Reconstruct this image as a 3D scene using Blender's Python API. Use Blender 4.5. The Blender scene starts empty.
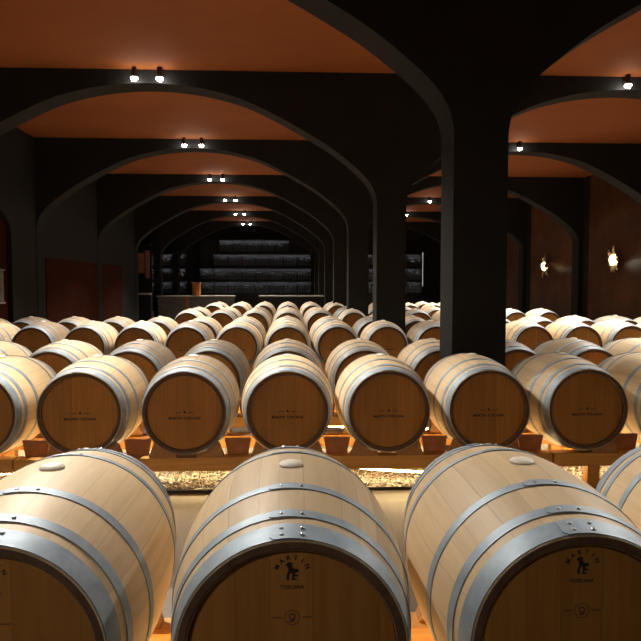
import bpy, bmesh, math, random
from mathutils import Vector, Matrix
R = math.radians
PI = math.pi
random.seed(4)
C = bpy.context.scene.collection
sc = bpy.context.scene
sc.view_settings.view_transform = 'Standard'
sc.view_settings.look = 'None'
sc.view_settings.gamma = 1.0
sc.view_settings.exposure = 0.0
sc.view_settings.use_curve_mapping = False

# ------------------------------------------------------------------ helpers
def obj(name, bm, m, parent=None, loc=(0, 0, 0), smooth=True, sharp=40):
    me = bpy.data.meshes.new(name)
    bmesh.ops.recalc_face_normals(bm, faces=bm.faces[:])
    bm.to_mesh(me); bm.free()
    for mm in (m if isinstance(m, (list, tuple)) else [m]): me.materials.append(mm)
    if smooth:
        for p in me.polygons: p.use_smooth = True
        me.set_sharp_from_angle(angle=R(sharp))
    o = bpy.data.objects.new(name, me); C.objects.link(o)
    o.location = loc
    if parent: o.parent = parent
    return o

def tag(o, label=None, cat=None, group=None, kind=None):
    if label: o['label'] = label
    if cat: o['category'] = cat
    if group: o['group'] = group
    if kind: o['kind'] = kind
    return o

def thing(name, label, cat, loc=(0, 0, 0), rz=0, group=None):
    o = bpy.data.objects.new(name, None); C.objects.link(o)
    o.location = loc; o.rotation_euler = (0, 0, rz); o.empty_display_size = .1
    return tag(o, label, cat, group)

def dup(root, loc, rz=0, label=None, group=None, ry=0):
    r = root.copy(); C.objects.link(r); r.location = loc; r.rotation_euler = (0, ry, rz)
    if label: r['label'] = label
    if group: r['group'] = group
    for ch in list(root.children):
        c = ch.copy(); C.objects.link(c); c.parent = r
        for g in ch.children:
            d = g.copy(); C.objects.link(d); d.parent = c
    return r

def box(bm, x0, x1, y0, y1, z0, z1, bev=0.0):
    r = bmesh.ops.create_cube(bm, size=1)
    vs = r['verts']
    for v in vs:
        v.co = Vector((x0 + (v.co.x + .5) * (x1 - x0), y0 + (v.co.y + .5) * (y1 - y0), z0 + (v.co.z + .5) * (z1 - z0)))
    if bev > 0:
        es = list({e for v in vs for e in v.link_edges})
        bmesh.ops.bevel(bm, geom=es, offset=bev, segments=2, affect='EDGES', profile=.6)
    return bm

def boxbm(*a, **k): return box(bmesh.new(), *a, **k)

def lathe(bm, prof, n=48, axis='Y', cap0=False, cap1=False, closed=False):
    """prof: list of (radius, along)."""
    rings = []
    for r, t in prof:
        ring = []
        for i in range(n):
            a = 2 * PI * i / n
            if axis == 'Y': co = (r * math.sin(a), t, r * math.cos(a))
            else: co = (r * math.sin(a), r * math.cos(a), t)
            ring.append(bm.verts.new(co))
        rings.append(ring)
    m = len(rings)
    for j in range(m if closed else m - 1):
        A, B = rings[j], rings[(j + 1) % m]
        for i in range(n):
            bm.faces.new((A[i], A[(i + 1) % n], B[(i + 1) % n], B[i]))
    if cap0: bm.faces.new(rings[0])
    if cap1: bm.faces.new(rings[-1])
    return bm

def tube(bm, pts, r, n=8):
    pts = [Vector(p) for p in pts]
    rings = []
    for i, p in enumerate(pts):
        t = (pts[min(i + 1, len(pts) - 1)] - pts[max(i - 1, 0)]).normalized()
        up = Vector((0, 0, 1)) if abs(t.z) < .9 else Vector((1, 0, 0))
        u = t.cross(up).normalized(); w = u.cross(t)
        rr = r[i] if isinstance(r, (list, tuple)) else r
        rings.append([bm.verts.new(p + (u * math.cos(2 * PI * k / n) + w * math.sin(2 * PI * k / n)) * rr) for k in range(n)])
    for A, B in zip(rings, rings[1:]):
        for k in range(n): bm.faces.new((A[k], A[(k + 1) % n], B[(k + 1) % n], B[k]))
    bm.faces.new(rings[0]); bm.faces.new(rings[-1][::-1])
    return bm

def prism(bm, poly, y0, y1):
    """poly of (x,z) extruded along y."""
    a = [bm.verts.new((x, y0, z)) for x, z in poly]
    b = [bm.verts.new((x, y1, z)) for x, z in poly]
    bm.faces.new(a); bm.faces.new(b[::-1])
    n = len(a)
    for i in range(n): bm.faces.new((a[i], b[i], b[(i + 1) % n], a[(i + 1) % n]))
    return bm

# ------------------------------------------------------------------ materials
class MatB:
    def __init__(s, name, rough=.6, metal=0.0, col=(.5, .5, .5)):
        s.m = bpy.data.materials.new(name); s.m.use_nodes = True
        s.nt = s.m.node_tree; s.b = s.nt.nodes['Principled BSDF']
        s.b.inputs['Roughness'].default_value = rough
        s.b.inputs['Metallic'].default_value = metal
        s.b.inputs['Base Color'].default_value = (*col, 1)
    def n(s, t, **kw):
        x = s.nt.nodes.new(t)
        for k, v in kw.items(): setattr(x, k, v)
        return x
    def l(s, a, b): s.nt.links.new(a, b)
    def math(s, op, a, b=None, c=None):
        x = s.n('ShaderNodeMath', operation=op)
        for i, v in enumerate((a, b, c)):
            if v is None: continue
            if isinstance(v, (int, float)): x.inputs[i].default_value = v
            else: s.l(v, x.inputs[i])
        return x.outputs[0]
    def coord(s): return s.n('ShaderNodeTexCoord').outputs['Object']
    def mapping(s, vec, scale):
        x = s.n('ShaderNodeMapping'); s.l(vec, x.inputs['Vector']); x.inputs['Scale'].default_value = scale
        return x.outputs[0]
    def noise(s, vec, scale, detail=3, rough=.55):
        x = s.n('ShaderNodeTexNoise'); s.l(vec, x.inputs['Vector'])
        x.inputs['Scale'].default_value = scale; x.inputs['Detail'].default_value = detail; x.inputs['Roughness'].default_value = rough
        return x.outputs['Fac']
    def ramp(s, fac, stops):
        x = s.n('ShaderNodeValToRGB'); s.l(fac, x.inputs[0])
        els = x.color_ramp.elements
        while len(els) < len(stops): els.new(.5)
        for e, (p, c) in zip(els, stops): e.position = p; e.color = (*c, 1)
        return x.outputs[0]
    def mix(s, fac, a, b, mode='MIX'):
        x = s.n('ShaderNodeMix', data_type='RGBA', blend_type=mode)
        for i, v in ((0, fac), (6, a), (7, b)):
            if isinstance(v, (int, float)): x.inputs[i].default_value = v
            elif isinstance(v, tuple): x.inputs[i].default_value = (*v, 1)
            else: s.l(v, x.inputs[i])
        return x.outputs[2]
    def col(s, o): s.l(o, s.b.inputs['Base Color'])
    def rough(s, o): s.l(o, s.b.inputs['Roughness'])
    def bump(s, h, strength=.3, dist=.002):
        x = s.n('ShaderNodeBump'); x.inputs['Strength'].default_value = strength; x.inputs['Distance'].default_value = dist
        s.l(h, x.inputs['Height']); s.l(x.outputs[0], s.b.inputs['Normal'])
    def sep(s, v):
        x = s.n('ShaderNodeSeparateXYZ'); s.l(v, x.inputs[0]); return x.outputs
    def wn(s, v):
        x = s.n('ShaderNodeTexWhiteNoise', noise_dimensions='1D'); s.l(v, x.inputs['W']); return x.outputs['Value']

def plain(name, col, rough=.6, metal=0.0, var=.12, scale=8):
    b = MatB(name, rough, metal)
    f = b.noise(b.coord(), scale, 4)
    b.col(b.ramp(f, [(.3, tuple(c * (1 - var) for c in col)), (.7, tuple(min(1, c * (1 + var)) for c in col))]))
    return b.m

def emit(name, col, strength):
    b = MatB(name, .5, 0, (.8, .8, .8))
    b.b.inputs['Emission Color'].default_value = (*col, 1); b.b.inputs['Emission Strength'].default_value = strength
    return b.m

def stave_wood(name, lo, mid, hi, plank, rough=.55):
    """oak: staves around the Y axis (plank None) or straight boards of the given width along x."""
    b = MatB(name, rough)
    co = b.coord(); x, y, z = b.sep(co)
    oi = b.n('ShaderNodeObjectInfo').outputs['Random']
    if plank is None:
        t = b.math('MULTIPLY', b.math('ARCTAN2', x, z), 27 / (2 * PI))
    else:
        t = b.math('DIVIDE', x, plank)
    t = b.math('ADD', t, 40.37)
    warp = b.math('MULTIPLY', b.math('SINE', b.math('MULTIPLY', t, 1.9)), .22)
    t = b.math('ADD', t, warp)
    idx = b.math('FLOOR', t); fr = b.math('FRACT', t)
    rnd = b.wn(b.math('ADD', b.math('MULTIPLY', idx, 1.37), b.math('MULTIPLY', oi, 91.7)))
    sc_ = (30, 1.6, 30) if plank is None else (40, 40, 2.2)
    cx = b.n('ShaderNodeCombineXYZ'); b.l(b.math('MULTIPLY', rnd, 7.0), cx.inputs[1]); b.l(b.math('MULTIPLY', oi, 13.0), cx.inputs[0])
    add = b.n('ShaderNodeVectorMath', operation='ADD'); b.l(b.mapping(co, sc_), add.inputs[0]); b.l(cx.outputs[0], add.inputs[1])
    g = b.noise(add.outputs[0], 1.0, 5, .6)
    big = b.noise(co, 3.0, 2)
    base = b.ramp(g, [(.28, lo), (.5, mid), (.75, hi)])
    tone = b.math('ADD', b.math('MULTIPLY', rnd, .20), .86)
    tone = b.math('MULTIPLY', tone, b.math('ADD', b.math('MULTIPLY', big, .2), .9))
    tone = b.math('MULTIPLY', tone, b.math('ADD', b.math('MULTIPLY', oi, .22), .86))
    edge = b.math('MINIMUM', fr, b.math('SUBTRACT', 1.0, fr))
    seam = b.math('SMOOTHSTEP', 0.0, .035, edge) if False else b.math('MINIMUM', b.math('MULTIPLY', edge, 40.0), 1.0)
    tone = b.math('MULTIPLY', tone, b.math('ADD', b.math('MULTIPLY', seam, .26), .74))
    cc = b.n('ShaderNodeCombineXYZ')
    for i in range(3): b.l(tone, cc.inputs[i])
    b.col(b.mix(1.0, base, cc.outputs[0], 'MULTIPLY'))
    b.bump(b.math('ADD', b.math('MULTIPLY', g, .4), seam), .25, .0012)
    return b.m

M = {}
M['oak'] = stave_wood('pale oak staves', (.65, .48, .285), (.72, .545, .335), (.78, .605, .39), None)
M['oldshadeoak'] = stave_wood('aged and shaded oak staves', (.27, .195, .12), (.335, .245, .15), (.39, .285, .18), None)  # darkened oak: the hall's shade is put into the colour, besides older wood
M['head'] = stave_wood('oak barrel head', (.40, .168, .026), (.47, .203, .036), (.54, .24, .05), .118, .6)
M['chime'] = plain('dark stave ends', (.13, .07, .04), .7, 0, .3, 30)
b = MatB('galvanised steel', .6, .45)
f = b.noise(b.coord(), 16, 5, .6); f2 = b.noise(b.mapping(b.coord(), (4, 50, 4)), 3, 3)
b.col(b.ramp(f, [(.3, (.26, .325, .395)), (.55, (.33, .40, .475)), (.75, (.41, .475, .55))]))
b.rough(b.math('ADD', b.math('MULTIPLY', f2, .2), .5)); b.bump(f2, .1, .001)
M['steel'] = b.m
M['rivet'] = plain('rivet steel', (.5, .53, .56), .35, .8)
M['bung'] = plain('silicone bung', (.82, .77, .68), .5)
M['ink'] = plain('branded ink', (.02, .014, .012), .8)
M['red_ink'] = plain('pale branding', (.12, .045, .03), .8)

b = MatB('rack timber', .5)
co = b.coord(); g = b.noise(b.mapping(co, (1.2, 26, 26)), 1.6, 5, .6); k = b.noise(co, 4, 2)
base = b.ramp(g, [(.25, (.56, .24, .045)), (.5, (.72, .34, .07)), (.75, (.78, .41, .11))])
b.col(b.mix(b.math('MULTIPLY', k, .35), base, (.38, .15, .03))); b.bump(g, .3, .002)
M['timber'] = b.m
b = MatB('chock timber', .55)
g = b.noise(b.mapping(b.coord(), (26, 3, 26)), 1.6, 5, .6)
b.col(b.ramp(g, [(.25, (.33, .14, .05)), (.75, (.50, .24, .09))]))
M['chock'] = b.m

M['red_timber'] = plain('reddish timber', (.42, .15, .05), .55, 0, .2, 12)
b = MatB('polished concrete floor', .3)
co = b.coord(); g = b.noise(co, 1.3, 6, .6); g2 = b.noise(co, 40, 3)
b.col(b.mix(.25, b.ramp(g, [(.3, (.085, .065, .048)), (.7, (.14, .108, .08))]), b.ramp(g2, [(.3, (.06, .05, .04)), (.7, (.16, .13, .10))])))
b.rough(b.math('ADD', b.math('MULTIPLY', g, .25), .22)); b.bump(g2, .08, .001)
M['floor'] = b.m
b = MatB('terracotta ceiling', .85)
co = b.coord(); g = b.noise(co, .8, 5, .6)
b.col(b.ramp(g, [(.3, (.29, .079, .012)), (.7, (.36, .10, .017))]))
M['ceiling'] = b.m
b = MatB('black plaster', .72); b.b.inputs['Specular IOR Level'].default_value = .25
co = b.coord(); g = b.noise(co, 3, 6, .65)
b.col(b.ramp(g, [(.3, (.0135, .0135, .0133)), (.7, (.019, .019, .0186))])); b.bump(g, .1, .003)
M['black'] = b.m
b = MatB('red brown plaster', .85); b.b.inputs['Specular IOR Level'].default_value = .1
g = b.noise(b.coord(), 2, 5, .6)
b.col(b.ramp(g, [(.3, (.04, .008, .0028)), (.7, (.058, .0125, .0045))]))
M['red'] = b.m
b = MatB('dark brown marble', .45); b.b.inputs['Specular IOR Level'].default_value = .3
co = b.coord(); g = b.noise(co, 1.1, 8, .7)
v = b.n('ShaderNodeTexWave'); b.l(b.mapping(co, (1, .5, .9)), v.inputs['Vector']); v.inputs['Scale'].default_value = .7
v.inputs['Distortion'].default_value = 9; v.inputs['Detail'].default_value = 4
b.col(b.mix(.35, b.ramp(g, [(.3, (.055, .022, .008)), (.55, (.14, .058, .022)), (.8, (.27, .12, .048))]), b.ramp(v.outputs['Fac'], [(.2, (.03, .012, .006)), (.9, (.14, .06, .026))])))
M['marble'] = b.m
b = MatB('pebbles', .6)
vo = b.n('ShaderNodeTexVoronoi'); vo.inputs['Scale'].default_value = 34; b.l(b.coord(), vo.inputs['Vector'])
hs = b.wn(b.sep(vo.outputs['Color'])[0])
b.col(b.ramp(hs, [(.0, (.26, .23, .20)), (.5, (.45, .42, .38)), (1, (.68, .65, .60))]))
b.bump(b.math('SUBTRACT', 1.0, vo.outputs['Distance']), .8, .02)
M['pebble'] = b.m
M['edging'] = plain('dark steel edging', (.03, .028, .027), .45, .3)
M['darkmetal'] = plain('black metal', (.03, .03, .032), .4, .6)
M['spot'] = emit('lamp lens', (1.0, .93, .82), 60)
M['led'] = emit('warm led', (1.0, .72, .34), 48)
M['shelfled'] = emit('cool shelf led', (.9, .93, 1.0), 22)
M['upright'] = emit('dim upright led', (.9, .93, 1.0), .35)
M['glow'] = emit('sconce bulb', (1.0, .86, .62), 55)
M['gold'] = plain('gilt metal', (.65, .48, .26), .3, .9)
M['glassbottle'] = plain('dusty bottle glass', (.16, .16, .155), .3, 0, .4, 20)
M['stoneblock'] = None
b = MatB('grey stacked stone', .7)
br = b.n('ShaderNodeTexBrick'); b.l(b.mapping(b.n('ShaderNodeTexCoord').outputs['Generated'], (9, 1, 2.2)), br.inputs['Vector'])
co = b.coord(); x, y, z = b.sep(co); cb = b.n('ShaderNodeCombineXYZ'); b.l(x, cb.inputs[0]); b.l(z, cb.inputs[1]); b.l(cb.outputs[0], br.inputs['Vector'])
br.inputs['Scale'].default_value = 5; br.inputs['Color1'].default_value = (.20, .19, .18, 1); br.inputs['Color2'].default_value = (.30, .29, .27, 1)
br.inputs['Mortar'].default_value = (.05, .05, .05, 1); br.inputs['Mortar Size'].default_value = .03
b.col(br.outputs['Color'])
M['stoneblock'] = b.m
M['worktop'] = plain('pale stone worktop', (.55, .53, .50), .3)
M['copper'] = plain('orange varnished wood', (.55, .20, .05), .45)
M['amber'] = plain('amber glass', (.40, .20, .10), .25)
M['pink'] = plain('dusky rose panel', (.35, .14, .13), .5)
M['plaque'] = plain('brushed grey metal', (.30, .29, .26), .35, .6, .35, 9)

# ------------------------------------------------------------------ camera (eye 1.5 m above the floor)
H = 1.5
cam = bpy.data.cameras.new('Camera'); cam.sensor_width = 36; cam.lens = 676 / 641 * 36; cam.clip_end = 200
co_ = bpy.data.objects.new('Camera', cam); C.objects.link(co_)
co_.location = (0, 0, H); co_.rotation_euler = (PI / 2 - .0531, 0, -.0482)
sc.camera = co_

# ------------------------------------------------------------------ the room
CEIL = H + 3.265
AR0, PITCH, NAR, TH = 5.665, 4.92, 7, .46
BACK = 38.6
def struct(name, bm, m, **k): return tag(obj(name, bm, m, **k), kind='structure')
struct('floor', boxbm(-9.6, 9.6, -8.5, BACK, -.1, 0), M['floor'])
struct('ceiling', boxbm(-9.6, 9.6, -8.5, BACK, CEIL, CEIL + .15), M['ceiling'])
struct('wall_back', boxbm(-9.6, 9.6, BACK, BACK + .2, -.1, CEIL + .15), M['black'])
struct('wall_front', boxbm(-9.6, 9.6, -8.7, -8.5, -.1, CEIL + .15), M['black'])
LW, RW = -5.63, 9.0
# left wall with an arched niche, ending where the side bay opens
bm = bmesh.new()
box(bm, LW - .4, LW, -8.5, 11.9, 0, CEIL); box(bm, LW - .4, LW, 14.15, 25.75, 0, CEIL)
n = 14; y0, y1 = 11.9, 14.15; zs = H + 1.02; ra = (y1 - y0) / 2
pts = [(y0 + ra - ra * math.cos(PI * i / n), zs + .55 * math.sin(PI * i / n)) for i in range(n + 1)]
for (ya, za), (yb, zb) in zip(pts, pts[1:]):
    q = [bm.verts.new(c) for c in ((LW, ya, za), (LW, yb, zb), (LW, yb, CEIL), (LW, ya, CEIL), (LW - .4, ya, za), (LW - .4, yb, zb), (LW - .4, yb, CEIL), (LW - .4, ya, CEIL))]
    for f_ in ((0, 1, 2, 3), (4, 5, 6, 7), (0, 1, 5, 4), (3, 2, 6, 7)): bm.faces.new([q[i] for i in f_])
bmesh.ops.remove_doubles(bm, verts=bm.verts[:], dist=.001)
struct('wall_left', bm, M['black'], smooth=False)
struct('trim_1', boxbm(LW - .16, LW - .10, 11.9, 14.15, 0, zs + .7), M['red'])
struct('trim_2', boxbm(LW - .02, LW + .02, 16.05, 20.3, .05, H + .63), M['red'])
struct('trim_3', boxbm(LW - .02, LW + .02, 20.87, 23.2, .05, H + .63), M['red'])
struct('wall_side', boxbm(-9.6, -9.2, 25.75, BACK, 0, CEIL), M['black'])
struct('wall_right', boxbm(RW + .06, RW + .4, -8.5, BACK, 0, CEIL), M['black'])
for i, (a_, b_) in enumerate(((6.5, 10.1), (11.4, 15.0), (16.2, 19.9), (21.1, 24.75), (26.0, 29.7), (30.9, 34.6))):
    struct('trim_%d' % (i + 4), boxbm(RW, RW + .08, a_, b_, .05, CEIL - .02), M['marble'])

# transverse arcades: three-centred arches on square columns
PROF = [(0, 3.065), (.6, 3.025), (1.1, 2.93), (1.54, 2.79), (2.06, 2.54), (2.6, 2.235), (2.88, 2.05), (3.17, 1.82), (3.34, 1.655), (3.44, 1.51), (3.485, 1.39), (3.505, 1.25)]
def prof_pts():
    P = [(-PROF[1][0], PROF[1][1])] + PROF + [(3.505, 1.05)]
    out = []
    for i in range(1, len(P) - 2):
        for s in range(5):
            t = s / 5
            c = []
            for k in (0, 1):
                p0, p1, p2, p3 = (P[i - 1][k], P[i][k], P[i + 1][k], P[i + 2][k])
                c.append(.5 * (2 * p1 + (p2 - p0) * t + (2 * p0 - 5 * p1 + 4 * p2 - p3) * t * t + (3 * p1 - p0 - 3 * p2 + p3) * t ** 3))
            out.append(tuple(c))
    return out + [PROF[-1]]
half = prof_pts()
COLX0, COLX1 = 1.392, 1.854
BAYS = [(COLX0 - 3.505, 3.505), (COLX1 + 3.53, 3.53)]
def arcade(y):
    bm = bmesh.new()
    for cx, hw in BAYS:
        s = hw / 3.505
        full = [(cx - dx * s, H + h) for dx, h in reversed(half)] + [(cx + dx * s, H + h) for dx, h in half[1:]]
        fr = [(bm.verts.new((x, y, z)), bm.verts.new((x, y, CEIL)), bm.verts.new((x, y + TH, z)), bm.verts.new((x, y + TH, CEIL))) for x, z in full]
        for A, B in zip(fr, fr[1:]):
            bm.faces.new((A[0], B[0], B[1], A[1])); bm.faces.new((A[2], A[3], B[3], B[2])); bm.faces.new((A[0], A[2], B[2], B[0]))
        cols = [cx - hw, cx + hw]
    def pier(x0, x1):
        for xa in (x0, x1):
            pass
        box(bm, x0, x1, y, y + TH, 0, CEIL)
    pier(COLX0, COLX1)
    pier(LW - .3, BAYS[0][0] - BAYS[0][1]); pier(BAYS[1][0] + BAYS[1][1], RW + .2)
    return bm
for i in range(-2, NAR):
    struct('arcade_wall', arcade(AR0 + PITCH * i), M['black'], sharp=30)

# ------------------------------------------------------------------ spotlights on the crowns of the arches
def spot_fixture(x, y, z, label, group, energy, tiltx=0.0, tilty=0.0, size=118, back=False):
    t = thing('spotlight', label, 'spotlight', (x, y, z), PI if back else 0, group)
    if back: t.scale = (.6, .6, .6)  # added lamps, kept small so the arch hides them
    hb = bmesh.new()
    lathe(hb, [(.0, .10), (.030, .10), (.040, .085), (.043, -.045), (.043, -.06), (.036, -.06), (.036, -.045), (.0, -.045)], 20, 'Z')
    obj('housing', hb, M['darkmetal'], t)
    lb = bmesh.new(); lathe(lb, [(.0, -.115), (.026, -.110), (.043, -.096), (.052, -.079), (.052, -.061), (0, -.061)], 20, 'Z')
    bmesh.ops.remove_doubles(lb, verts=lb.verts[:], dist=1e-5)
    obj('lens', lb, M['spot'], t)
    ab = bmesh.new(); box(ab, -.015, .015, .03, .12, .02, .05); box(ab, -.03, .03, .105, .12, -.02, .09)
    obj('wall_bracket', ab, M['darkmetal'], t)
    la = bpy.data.lights.new('spot_lamp', 'SPOT'); la.energy = energy; la.spot_size = R(size); la.spot_blend = .7
    la.shadow_soft_size = .035; la.color = (1.0, .915, .79)
    lo = bpy.data.objects.new('spot_lamp', la); C.objects.link(lo); lo.parent = t; lo.location = (0, 0, -.125)
    lo.rotation_euler = (tiltx, tilty, 0)
    return t
ORD = ['first', 'second', 'third', 'fourth', 'fifth', 'sixth', 'seventh', 'eighth', 'ninth', 'tenth', 'eleventh', 'twelfth', 'thirteenth', 'fourteenth']
ARN = ('nearest', 'second', 'third', 'fourth', 'fifth', 'sixth', 'farthest')
EN = 900
GS = 'spotlights on the arches'
for s, wd in ((-1, 'left'), (1, 'right')):      # unseen lamps added behind the viewer to light the front barrel heads
    spot_fixture(-2.11 + s * .19, AR0 - 2 * PITCH + TH + .12, H + 3.17, 'added unseen spotlight on the arch behind the viewer, %s of the pair' % wd, 'added spotlights out of view',
                 EN * .17, R(-48), R(10 * s), 78, True)
for i in range(NAR):
    y = AR0 + PITCH * i - .12; yb = AR0 + PITCH * i + TH + .12
    nm = ARN[i]
    for s, wd in ((-1, 'left'), (1, 'right')):
        spot_fixture(-2.11 + s * .19, y, H + 3.17, 'small spotlight on the %s arch of the main hall, %s of the pair' % (nm, wd), GS,
                     EN * (1.4 if i == 0 else 1.0), R(-36 if i == 0 else -20), R(11 if s < 0 else -24), 74 if s < 0 else 84)
        if True:  # rear-face lamps added out of sight to brighten the rows behind
            spot_fixture(-2.11 + s * .19, yb, H + 3.195, 'added unseen spotlight on the rear face of the %s arch, %s of the pair' % (nm, wd), 'added spotlights out of view',
                         EN * .6, R(-5), R(22 if s > 0 else -11), 74, True)
    if True:
        spot_fixture(5.30, y, H + 3.17, 'small single spotlight on the %s arch of the bay beyond the columns' % nm, GS, EN * (2.2 if i == 0 else 1.5), R(-36 if i == 0 else -20), R(8), 92)
        spot_fixture(5.30, yb, H + 3.195, 'added unseen single spotlight behind the %s arch of the bay beyond the columns' % nm, 'added spotlights out of view', EN * .9, R(-5), 0, 88, True)  # unseen lamp added for the rows beyond the columns

# ------------------------------------------------------------------ barrels
RB, RC, HL = .347, .2875, .475
def rad(y): return RB - (RB - RC) * (abs(y) / HL) ** 2
def text_bm(bm, s, size, cx, cz, arc=None):
    """flat letters facing -Y; arc = radius for letters set round an arch."""
    letters = [(s, 0.0)] if arc is None else None
    def add(txt, mat):
        cu = bpy.data.curves.new('t', 'FONT'); cu.body = txt; cu.size = size; cu.align_x = 'CENTER'; cu.offset = size * .03; cu.resolution_u = 3
        o = bpy.data.objects.new('t', cu); C.objects.link(o)
        dg = bpy.context.evaluated_depsgraph_get(); dg.update()
        me = bpy.data.meshes.new_from_object(o.evaluated_get(dg))
        me.transform(mat); bm.from_mesh(me)
        bpy.data.objects.remove(o); bpy.data.curves.remove(cu); bpy.data.meshes.remove(me)
    up = Matrix.Rotation(PI / 2, 4, 'X')
    if arc is None:
        add(s, Matrix.Translation((cx, 0, cz)) @ up)
    else:
        n = len(s); span = R(128)
        for i, ch in enumerate(s):
            a = -span / 2 + span * i / (n - 1)
            m = Matrix.Translation((cx, 0, cz)) @ Matrix.Rotation(a, 4, 'Y') @ Matrix.Translation((0, 0, arc)) @ up
            add(ch, m)
def flat_poly(bm, pts, cx, cz, s):
    bm.faces.new([bm.verts.new((cx + x * s, 0, cz + z * s)) for x, z in pts])
def ring_bm(bm, cx, cz, r0, r1, n=32):
    a = [bm.verts.new((cx + r0 * math.sin(2 * PI * i / n), 0, cz + r0 * math.cos(2 * PI * i / n))) for i in range(n)]
    b_ = [bm.verts.new((cx + r1 * math.sin(2 * PI * i / n), 0, cz + r1 * math.cos(2 * PI * i / n))) for i in range(n)]
    for i in range(n): bm.faces.new((a[i], a[(i + 1) % n], b_[(i + 1) % n], b_[i]))

def hoop_bm(y0, y1):
    bm = bmesh.new(); t = .0028
    ys = [y0 + (y1 - y0) * i / 3 for i in range(4)]
    lathe(bm, [(rad(q) + .0008, q) for q in ys] + [(rad(q) + t, q) for q in reversed(ys)], 72, 'Y', closed=True)
    # the overlapped end of the strap at the top
    nn = 10; w = .115; rows = []
    for i in range(nn + 1):
        a = -w / .6 + 2 * w / .6 * i / nn
        ins = .22 if i == 0 else 0; th = .0024 * (1 - max(0, i - 4) / (nn - 4)) if i < nn else 0
        ya, yb = y0 + (y1 - y0) * ins, y1 - (y1 - y0) * ins
        rows.append([bm.verts.new(((rad(q) + dr) * math.sin(a), q, (rad(q) + dr) * math.cos(a))) for q, dr in ((ya, t - .001), (ya, t + th), (yb, t + th), (yb, t - .001))])
    for A, B in zip(rows, rows[1:]):
        for k in range(3): bm.faces.new((A[k], A[k + 1], B[k + 1], B[k]))
    bm.faces.new(rows[0]); bm.faces.new(rows[-1])
    return bm
def rivet_bm(y, a):
    bm = bmesh.new(); bmesh.ops.create_uvsphere(bm, u_segments=10, v_segments=6, radius=.0062)
    r = rad(y) + .0045
    m = Matrix.Translation((r * math.sin(a), y, r * math.cos(a))) @ Matrix.Diagonal((1, 1, .55, 1))
    bmesh.ops.transform(bm, matrix=m, verts=bm.verts[:])
    return bm
HOOPS = [(-HL + .004, -HL + .066), (-HL + .100, -HL + .134), (-HL + .262, -HL + .296)]
HOOPS = HOOPS + [(-b_, -a_) for a_, b_ in reversed(HOOPS)]

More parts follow.
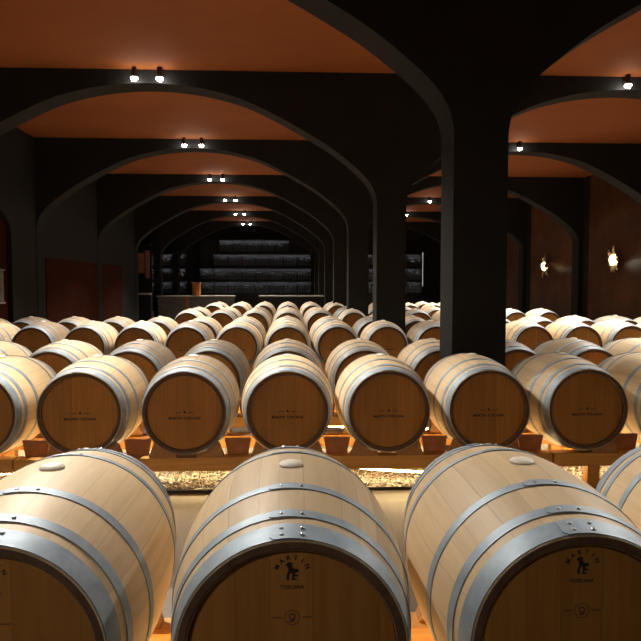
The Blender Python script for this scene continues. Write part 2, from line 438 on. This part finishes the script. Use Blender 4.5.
def make_barrel(front, wood, label):
    t = thing('wine_barrel', label, 'barrel')
    Z = (0, 0, RB)
    bm = bmesh.new(); ys = [-HL + 2 * HL * i / 22 for i in range(23)]
    prof = [(rad(HL) - .022, -HL + .003)] + [(rad(q), q) for q in ys] + [(rad(HL) - .022, HL - .003), (rad(HL) - .027, HL - .03), (0.0, HL - .03)]
    prof = [(RC - .0275, -HL + .02), (RC - .026, -HL + .006), (RC - .019, -HL)] + [(rad(q), q) for q in ys] + [(RC - .02, HL), (RC - .027, HL - .03), (.001, HL - .03)]
    lathe(bm, prof, 96, 'Y', cap1=True)
    obj('staves', bm, M[wood], t, Z)
    # dark ring of stave ends around the head
    bm = bmesh.new()
    lathe(bm, [(RC - .003, -HL - .0012), (RC - .020, -HL - .0012), (RC - .0285, -HL + .010), (RC - .0285, -HL + .034), (RC - .0265, -HL + .034), (RC - .0185, -HL + .002), (RC - .003, -HL + .001)], 72, 'Y', closed=True)
    tag(obj('chime', bm, M['chime'], t, Z), 'dark ring of stave ends')
    bm = bmesh.new()
    yh = -HL + .024
    lathe(bm, [(.0, yh), (.12, yh), (.24, yh), (RC - .028, yh + .003), (RC - .028, yh + .02), (.0, yh + .02)], 72, 'Y')
    bmesh.ops.remove_doubles(bm, verts=bm.verts[:], dist=1e-5)
    hd = obj('barrel_head', bm, M['head'], t, Z)
    if front:
        bm = bmesh.new()
        text_bm(bm, 'MARTIN', .0165, 0, .195, .036)
        text_bm(bm, 'TOSCANA', .0125, 0, .158)
        # the little rearing figure
        fig = [(-.45, -1), (-.25, -1), (-.18, -.35), (.0, -.15), (.12, -.55), (.0, -.95), (.55, -1), (.6, -.85), (.3, -.8), (.3, -.62), (.7, -.6), (.72, -.45), (.38, -.4), (.4, -.2),
               (.75, -.15), (.8, .1), (.55, .2), (.25, .22), (.1, .45), (.05, .62), (.2, .75), (.05, .85), (-.1, .8), (-.2, 1.0), (-.32, .85), (-.45, .8), (-.62, .55), (-.45, .5), (-.35, .3), (-.3, 0), (-.5, -.5)]
        flat_poly(bm, fig, -.002, .203, .024)
        obj('brand_stamp', bm, M['ink'], hd, (0, yh - .0006, 0), smooth=False)
        bm = bmesh.new()
        ring_bm(bm, 0, .085, .0175, .0195); ring_bm(bm, 0, .087, .006, .0095, 6)
        flat_poly(bm, [(-.9, -.6), (-.2, -.9), (.3, -.7), (.9, -.2), (.3, -.3), (-.3, -.5)], 0, .083, .012)
        for sx in (-1, 1): flat_poly(bm, [(-1, -.12), (1, -.12), (1, .12), (-1, .12)], sx * .037, .085, .012)
        obj('seal_stamp', bm, M['red_ink'], hd, (0, yh - .0006, 0), smooth=False)
    else:
        bm = bmesh.new()
        text_bm(bm, 'MARTIN TOSCANA', .0255, 0, -.047)
        flat_poly(bm, [(-.5, -.8), (-.1, -.5), (.4, -.8), (.5, -.2), (.8, .2), (.2, .3), (0, .9), (-.3, .3), (-.8, .25), (-.4, -.1)], 0, .004, .014)
        for sx in (-1, 1): flat_poly(bm, [(-1, -.1), (1, -.1), (1, .1), (-1, .1)], sx * .045, 0, .02)
        obj('brand_stamp', bm, M['ink'], hd, (0, yh - .0006, 0), smooth=False)
    for i, (a_, b_) in enumerate(HOOPS):
        h = obj('hoop', hoop_bm(a_, b_), M['steel'], t, Z)
        if front:
            for yy in ([a_ + .018, b_ - .018] if i in (0, 5) else [(a_ + b_) / 2]):
                for sx in (-.085, .085): obj('rivet', rivet_bm(yy, sx), M['rivet'], h)
    bm = bmesh.new()
    lathe(bm, [(.0, .013), (.020, .012), (.033, .008), (.038, .003), (.036, -.004), (.026, -.010), (.0, -.010)], 24, 'Z')
    bmesh.ops.remove_doubles(bm, verts=bm.verts[:], dist=1e-5)
    obj('bung', bm, M['bung'], t, (0, 0, 2 * RB + .001))
    return t

SP = .715
def col_x(r, k): return k * .734 + .008 if r == 0 else k * SP - .005
DZ = {0: -.020}
BZ = H - .89 - RB          # barrel bottoms above the floor
ROWS = [1.615, 4.68, 6.14, 9.60, 11.06, 14.52, 15.98, 19.43, 20.90]
VIS = [range(-1, 3), range(-3, 5), range(-4, 6), [-6, -5, -4, -3, -2, -1, 0, 1, 2, 3, 5, 6, 7, 8], [-7, -6, -5, -4, -3, -2, -1, 0, 1, 2, 3, 6, 7, 8, 9],
       [-3, -2, -1, 0, 1, 2, 4, 5, 7, 8], [-3, -2, -1, 0, 1, 2, 3, 4, 5], [-3, -2, -1, 0, 1, 2, 5, 6], [-3, -2, -1, 0, 1, 2, 4, 6, 7]]
HIDDEN = {(3, 4): 'oak barrel standing right behind the nearest black column, in the fourth row', (4, 4): 'oak barrel almost hidden beside the nearest black column, in the fifth row',
          (4, 5): 'oak barrel all but hidden behind the nearest black column, in the fifth row', (5, 3): 'oak barrel almost hidden beside the second black column, in the sixth row',
          (5, 6): 'oak barrel hidden behind the nearest black column, in the sixth row'}
proto_front = make_barrel(True, 'oak', 'x')
proto_oak = make_barrel(False, 'oak', 'x')
proto_old_shaded = make_barrel(False, 'oldshadeoak', 'x')
OLD_SHADED = {(1, -1), (2, -1), (2, -2), (2, 3), (2, 4), (3, -2), (3, 3), (3, -5), (4, -6), (4, 2), (5, -2), (6, -1), (6, 2), (7, 3), (5, 4), (6, 6), (4, 8)}  # barrels in shadow get the shade-darkened oak; a few simply older
used = set()
ROWN = ['front', 'second', 'third', 'fourth', 'fifth', 'sixth', 'seventh', 'eighth', 'ninth']
rnd = random.Random(11)
for r, y in enumerate(ROWS):
    ks = list(VIS[r])
    for j, k in list(enumerate(ks)) + [(-1, k) for q, k in HIDDEN if q == r]:
        old_shaded = (r, k) in OLD_SHADED
        p = proto_front if r == 0 else (proto_old_shaded if old_shaded else proto_oak)
        pos = 'leftmost' if j == 0 else ('rightmost' if j == len(ks) - 1 else (ORD[j] + ' from the left' if j <= len(ks) // 2 else ORD[len(ks) - 1 - j] + ' from the right'))
        tone = 'shaded brown' if old_shaded else 'pale'
        if j < 0: lab = HIDDEN[(r, k)]
        elif r == 0:
            lab = 'large %s oak barrel with riveted hoops, %s in the front row' % (tone, pos)
        else:
            lab = '%s oak wine barrel, %s in the %s row from the front' % (tone, pos, ROWN[r])
        loc = (col_x(r, k) + rnd.uniform(-.001, .001), y + HL + (rnd.uniform(-.004, .004) if r else 0), BZ + DZ.get(r, 0))
        rz = rnd.uniform(-.002, .002)
        g = 'barrels in the %s row' % ROWN[r]
        if id(p) not in used:
            used.add(id(p)); p.location = loc; p.rotation_euler = (0, 0, rz); p['label'] = lab; p['group'] = g
        else:
            dup(p, loc, rz, lab, g)

# ------------------------------------------------------------------ timber racks under the barrels
BT, BB = H - 1.223, H - 1.318
def chock_bm(bx_, s, ya, yb):
    """wedge whose inner face follows the barrel's tapering belly."""
    zc = BZ + RB; bm = bmesh.new(); ends = []
    for yl in (ya, yb):
        rr = rad(yl) + .0065; out = [(.262, BT), (.226, zc - math.sqrt(rr * rr - .226 ** 2) - .001)]
        for i in range(7):
            dx = .214 - (.214 - .07) * i / 6
            out.append((dx, max(BT + .0005, zc - math.sqrt(rr * rr - dx * dx))))
        out.append((.07, BT))
        ends.append([bm.verts.new((bx_ + s * x, yl, z)) for x, z in out])
    A, B = ends; n = len(A)
    bm.faces.new(A); bm.faces.new(B[::-1])
    for i in range(n): bm.faces.new((A[i], B[i], B[(i + 1) % n], A[(i + 1) % n]))
    return bm
def make_rack(r, x0, x1, label):
    y = ROWS[r]
    t = thing('barrel_rack', label, 'barrel rack', ((x0 + x1) / 2, y + HL, DZ.get(r, 0)), 0, 'timber barrel racks')
    L = (x1 - x0) / 2; cx = (x0 + x1) / 2
    ys = (-HL + .075, HL - .195)
    for yy in ys: obj('rail', boxbm(-L, L, yy, yy + .12, BB, BT, bev=.004), M['timber'], t)
    for sx in (-L + .30, 0, L - .30):
        obj('crosspiece', boxbm(sx - .045, sx + .045, ys[0] + .121, ys[1] - .001, BB + .012, BT - .045, bev=.003), M['timber'], t)
        for yy in ys: obj('leg', boxbm(sx - .045, sx + .045, yy + .012, yy + .088, (.045 if (r < 2 and yy > 0) else .0) - DZ.get(r, 0), BB, bev=.003), M['timber'], t)
    for k in range(-8, 13) if r < 5 else ():
        bx_ = col_x(r, k) - cx
        for s in (-1, 1):
            if -L < bx_ + s * .16 - .09 and bx_ + s * .16 + .09 < L:
                for yy in ys:
                    obj('chock', chock_bm(bx_, s, *((yy + .008, yy + .086) if yy < 0 else (yy + .034, yy + .112))), M['chock'], t, smooth=False)
        xm = (col_x(r, k) + col_x(r, k + 1)) / 2 - cx
        if -L < xm - .12 and xm + .12 < L:
            bm = bmesh.new(); prism(bm, [(xm - .075, BT), (xm + .075, BT), (xm + .095, BT + .116), (xm - .095, BT + .116)], ys[0] + .090, ys[0] + .118)
            obj('spacer_block', bm, M['red_timber'], t, smooth=False)
    return t
XJ = [-5.6, -1.92, 1.92, 5.6, 8.9]
RNAME = ['front row', 'second row', 'third row', 'fourth row', 'fifth row', 'sixth row', 'seventh row', 'eighth row', 'ninth row']
SEG = {0: [(-1.92, 1.92)], 1: [(-5.6, -1.92), (-1.92, 1.92), (1.92, 5.6)], 2: [(-5.6, -1.92), (-1.92, 1.92), (1.92, 5.6)]}
SEGN = {(-5.6, -1.92): 'left', (-1.92, 1.92): 'middle', (1.92, 5.6): 'right', (5.6, 8.9): 'far right'}
for r in range(9):
    for a_, b_ in SEG.get(r, list(SEGN)):
        make_rack(r, a_ + .006, b_ - .006, 'orange-brown timber rack under the %s of barrels, %s piece' % (RNAME[r], SEGN[(a_, b_)]))

# ------------------------------------------------------------------ gravel beds with warm light ropes under the racks
def pebbles(x0, x1, y0, y1, n, seed):
    rr = random.Random(seed); bm = bmesh.new()
    base = bmesh.new(); bmesh.ops.create_icosphere(base, subdivisions=1, radius=1)
    vs = [v.co.copy() for v in base.verts]; fs = [[v.index for v in f_.verts] for f_ in base.faces]; base.free()
    me_v, me_f = [], []
    for i in range(n):
        c = Vector((rr.uniform(x0, x1), rr.uniform(y0, y1), .012 + rr.random() * .016)); s = rr.uniform(.007, .016)
        q = Matrix.Rotation(rr.uniform(0, 6.3), 3, 'Z') @ Matrix.Rotation(rr.uniform(-.5, .5), 3, 'X') @ Matrix.Diagonal((s * rr.uniform(.8, 1.5), s, s * rr.uniform(.5, .85)))
        o_ = len(me_v)
        me_v += [c + q @ v for v in vs]; me_f += [[a + o_ for a in f_] for f_ in fs]
    # the bed itself
    nx, ny = 60, 12; o_ = len(me_v)
    for j in range(ny + 1):
        for i in range(nx + 1): me_v.append(Vector((x0 + (x1 - x0) * i / nx, y0 + (y1 - y0) * j / ny, .014 + rr.uniform(-.003, .003))))
    for j in range(ny):
        for i in range(nx):
            a = o_ + j * (nx + 1) + i; me_f.append([a, a + 1, a + nx + 2, a + nx + 1])
    me = bpy.data.meshes.new('gravel'); me.from_pydata(me_v, [], me_f); me.materials.append(M['pebble'])
    for p in me.polygons: p.use_smooth = True
    o = bpy.data.objects.new('gravel', me); C.objects.link(o)
    return o
tag(pebbles(-4.4, 5.0, 4.880, 5.62, 10000, 5), 'strip of small pale pebbles lit yellow under the second row of barrels', 'gravel', kind='stuff')
tag(pebbles(-1.9, 2.4, 1.85, 2.5, 3000, 6), 'strip of small pale pebbles under the front row of barrels', 'gravel', kind='stuff')
tag(obj('gravel_edging', boxbm(-5.7, 8.9, 4.846, 4.857, 0, .02), M['edging']), 'thin dark steel edging strip along the lit pebbles below second row', 'edging strip')
tag(obj('gravel_edging', boxbm(-1.9, 2.4, 1.80, 1.812, 0, .02), M['edging']), 'thin dark steel edging strip along pebbles below the front row', 'edging strip')
def rope(x0, x1, y, z, seed):
    rr = random.Random(seed); n = int((x1 - x0) * 9); ph = 2.75
    pts = []
    for i in range(n + 1):
        x = x0 + (x1 - x0) * i / n
        pts.append((x, y + .11 * math.sin(x * 1.9 + ph), z + .018 * math.sin(x * 3.3 + 1)))
    bm = bmesh.new(); tube(bm, pts, .0075, 8)
    return bm
for r, (a_, b_) in ((0, (-1.8, 1.85)), (1, (-4.4, 5.3)), (2, (-5.2, 5.5))):
    o = obj('light_rope', rope(a_, b_, ROWS[r] + .37, .12, r), M['led'])
    tag(o, 'glowing warm white light rope strung under the rack of the %s of barrels' % RNAME[r], 'light rope', 'light ropes under the racks')

# ------------------------------------------------------------------ right wall: two sculpted sconces
def sconce(y, z, label, seed):
    rr = random.Random(seed)
    t = thing('wall_sconce', label, 'wall sconce', (RW - .001, y, z), 0, 'gilt sconces on the marble')
    bm = bmesh.new(); lathe(bm, [(.0, 0), (.07, 0), (.07, .02), (.05, .03), (0, .03)], 20, 'Z')
    bmesh.ops.transform(bm, matrix=Matrix.Rotation(-PI / 2, 4, 'Y'), verts=bm.verts[:])
    obj('backplate', bm, M['gold'], t)
    for i in range(13):
        a = 2 * PI * i / 13 + rr.uniform(-.15, .15); L = rr.uniform(.16, .32) * (1.25 if abs(math.cos(a)) > .7 else .8); w = rr.uniform(.055, .085); out = rr.uniform(.08, .20)
        bm = bmesh.new(); n = 6; rows = []
        for j in range(n + 1):
            q = j / n; ww = w * math.sin(PI * min(.98, .12 + q * .86)); rad_ = .04 + L * q; xx = -.03 - out * math.sin(q * 2.0)
            cy, cz = rad_ * math.sin(a), rad_ * math.cos(a); ty, tz = math.cos(a), -math.sin(a)
            rows.append([bm.verts.new((xx + dx, cy + ty * ww * s, cz + tz * ww * s)) for s, dx in ((-1, -.012), (0, .006), (1, -.012))] + [bm.verts.new((xx + .016, cy, cz))])
        for A, B in zip(rows, rows[1:]):
            for k in range(4): bm.faces.new((A[k], A[(k + 1) % 4], B[(k + 1) % 4], B[k]))
        bm.faces.new(rows[0]); bm.faces.new(rows[-1])
        obj('petal', bm, M['gold'], t)
    bm = bmesh.new(); bmesh.ops.create_icosphere(bm, subdivisions=3, radius=.09); 
    bmesh.ops.transform(bm, matrix=Matrix.Translation((-.16, 0, 0)) @ Matrix.Diagonal((.7, .8, 1.5, 1)), verts=bm.verts[:])
    obj('bulb', bm, M['glow'], t)
sconce(18.1, H + .66, 'bright gilt flower shaped wall sconce on the nearer dark marble panel', 1)
sconce(23.02, H + .63, 'smaller looking glowing gilt wall sconce on the farther dark marble panel', 2)

# ------------------------------------------------------------------ left wall plaque
t = thing('wall_plaque', 'square brushed grey metal plaque hung in the red arched niche', 'wall plaque', (LW - .09, 13.45, H + .02), 0)
obj('plate', boxbm(0, .03, -.62, .42, -.36, .25, bev=.008), M['plaque'], t)
bm = bmesh.new(); box(bm, 0, .05, -.64, .44, -.40, -.37); box(bm, 0, .05, -.64, .44, .26, .285)
obj('border', bm, M['worktop'], t)

# ------------------------------------------------------------------ far end: wine shelves, counters, cabinet
YB = 37.9
TIERS = [(3.92, 5), (3.13, 7), (2.34, 8), (1.60, 8)]
def bottle_stack(x0, x1, z0, z1, seed):
    bm = bmesh.new(); rr = random.Random(seed); d = .085
    nx = int((x1 - x0) / d); nz = int((z1 - z0) / d)
    for j in range(nz):
        for i in range(nx):
            if j == nz - 1 and rr.random() < .35: continue
            cx = x0 + (x1 - x0) * (i + .5) / nx; cz = z0 + d * (j + .5)
            q = bmesh.new(); lathe(q, [(.0, -.30), (.015, -.30), (.015, -.20), (.036, -.12), (.038, 0)], 7, 'Y', cap1=True)
            bmesh.ops.transform(q, matrix=Matrix.Translation((cx, 0, cz)), verts=q.verts[:])
            me = bpy.data.meshes.new('q'); q.to_mesh(me); q.free(); bm.from_mesh(me); bpy.data.meshes.remove(me)
    return bm
def shelf_unit(x0, tiers, pitch, label, where, upright_led=False):
    xmax = max(n for _, n, _ in tiers) * pitch
    t = thing('wine_shelf', label, 'wine shelf', (x0, YB, 0), 0, 'black wine shelves on the back wall')
    obj('back_panel', boxbm(-.02, xmax + .02, .36, .40, .3, tiers[0][0] + .1), M['darkmetal'], t)
    for ti, (zt, n, off) in enumerate(tiers):
        zb = zt - .56; a = off * pitch
        obj('shelf_board', boxbm(a, a + n * pitch, 0, .36, zb - .03, zb), M['darkmetal'], t)
        for i in range(n + 1):
            bm = bmesh.new(); box(bm, a + i * pitch - .012, a + i * pitch + .012, .0, .36, zb, zt + .02)
            obj('divider', bm, M['darkmetal'], t)
        obj('shelf_light', boxbm(a + .03, a + n * pitch - .03, -.06, -.04, zt + .03, zt + .045), M['shelfled'], t)
        obj('top_board', boxbm(a, a + n * pitch, -.085, .36, zt + .061, zt + .08), M['darkmetal'], t)  # cover added to stop the shelf light spilling upward
        obj('fascia', boxbm(a, a + n * pitch, -.085, -.07, zt + .012, zt + .06), M['darkmetal'], t)  # lip added to mask the strip so only its light shows
        for i in range(n):
            o = obj('bottle_stack', bottle_stack(a + i * pitch + .03, a + (i + 1) * pitch - .03, zb, zb + .47, ti * 20 + i), M['glassbottle'], None, (x0, YB + .33, 0))
            tag(o, 'stack of dark bottles, compartment %s from the left in the %s tier of the %s' % (ORD[i], ('top', 'second', 'third', 'lowest')[ti], where), 'bottle stack', 'dark bottles in the wine shelves', 'stuff')
    if upright_led:
        obj('upright_light', boxbm(xmax + .03, xmax + .06, -.05, -.02, 1.4, 3.3), M['upright'], t)
    return t
PT = .775
shelf_unit(-4.9, [(3.92, 5, 1.4), (3.13, 7, 1.0), (2.34, 8, 0), (1.60, 8, 0)], PT, 'tall black four tier wine shelf of dark bottles in the centre of the back wall', 'central wine shelf')
shelf_unit(4.45, [(3.13, 4, 0), (2.34, 4, 0), (1.60, 4, 0)], PT, 'black three tier wine shelf with a lit upright, seen past the black columns', 'wine shelf beyond the columns', True)
shelf_unit(-8.0, [(3.13, 3, 0), (2.34, 3, 0), (1.60, 3, 0)], PT, 'dim black wine shelf in the recess left of the central wine shelf', 'dim shelf in the recess')

def counter(x0, x1, y, label, m):
    t = thing('counter', label, 'counter', ((x0 + x1) / 2, y, 0), 0, 'counters at the far end')
    w = (x1 - x0) / 2
    obj('counter_body', boxbm(-w, w, 0, .7, 0, .97), m, t)
    obj('worktop', boxbm(-w - .05, w + .05, -.08, .78, .971, 1.03, bev=.008), M['worktop'], t)
    return t
c1 = counter(-5.55, -2.35, 29.2, 'long grey stone block counter with a pale worktop before the back shelves', M['stoneblock'])
obj('timber_post', boxbm(-.42, -.28, -.03, -.002, 0, .968), M['copper'], c1)
counter(-1.2, 1.5, 29.2, 'black counter with pale worktop in front of the central shelf', M['darkmetal'])
t = thing('lantern', 'orange wooden lantern box standing on the grey stone counter', 'lantern', (-3.95, 29.5, 1.031), 0)
obj('lantern_body', boxbm(-.16, .16, -.14, .14, 0, .50, bev=.01), M['copper'], t)
obj('lantern_lid', boxbm(-.18, .18, -.16, .16, .501, .56, bev=.01), M['copper'], t)
obj('lantern_foot', boxbm(-.02, .02, -.02, .02, .561, .62), M['darkmetal'], t)
t = thing('display_cabinet', 'tall narrow amber and rose display cabinet in the dark recess at the far left', 'display cabinet', (-5.70, 27.0, 0), 0)
bm = bmesh.new(); box(bm, -.28, .28, .05, .40, .0, 1.10); box(bm, -.28, .28, .36, .40, 1.101, 3.1); box(bm, -.28, .28, .05, .40, 3.05, 3.12)
obj('carcass', bm, M['darkmetal'], t)
obj('amber_panel', boxbm(-.22, .02, .20, .23, 1.95, 2.75), M['amber'], t)
obj('rose_panel', boxbm(.06, .22, .20, .23, 1.75, 2.85), M['pink'], t)
obj('lit_shelf', boxbm(-.26, .26, .0, .36, 1.101, 1.16), M['worktop'], t)

w = bpy.data.worlds.new('World'); sc.world = w; w.use_nodes = True
w.node_tree.nodes['Background'].inputs[0].default_value = (0, 0, 0, 1)
w.node_tree.nodes['Background'].inputs[1].default_value = 0
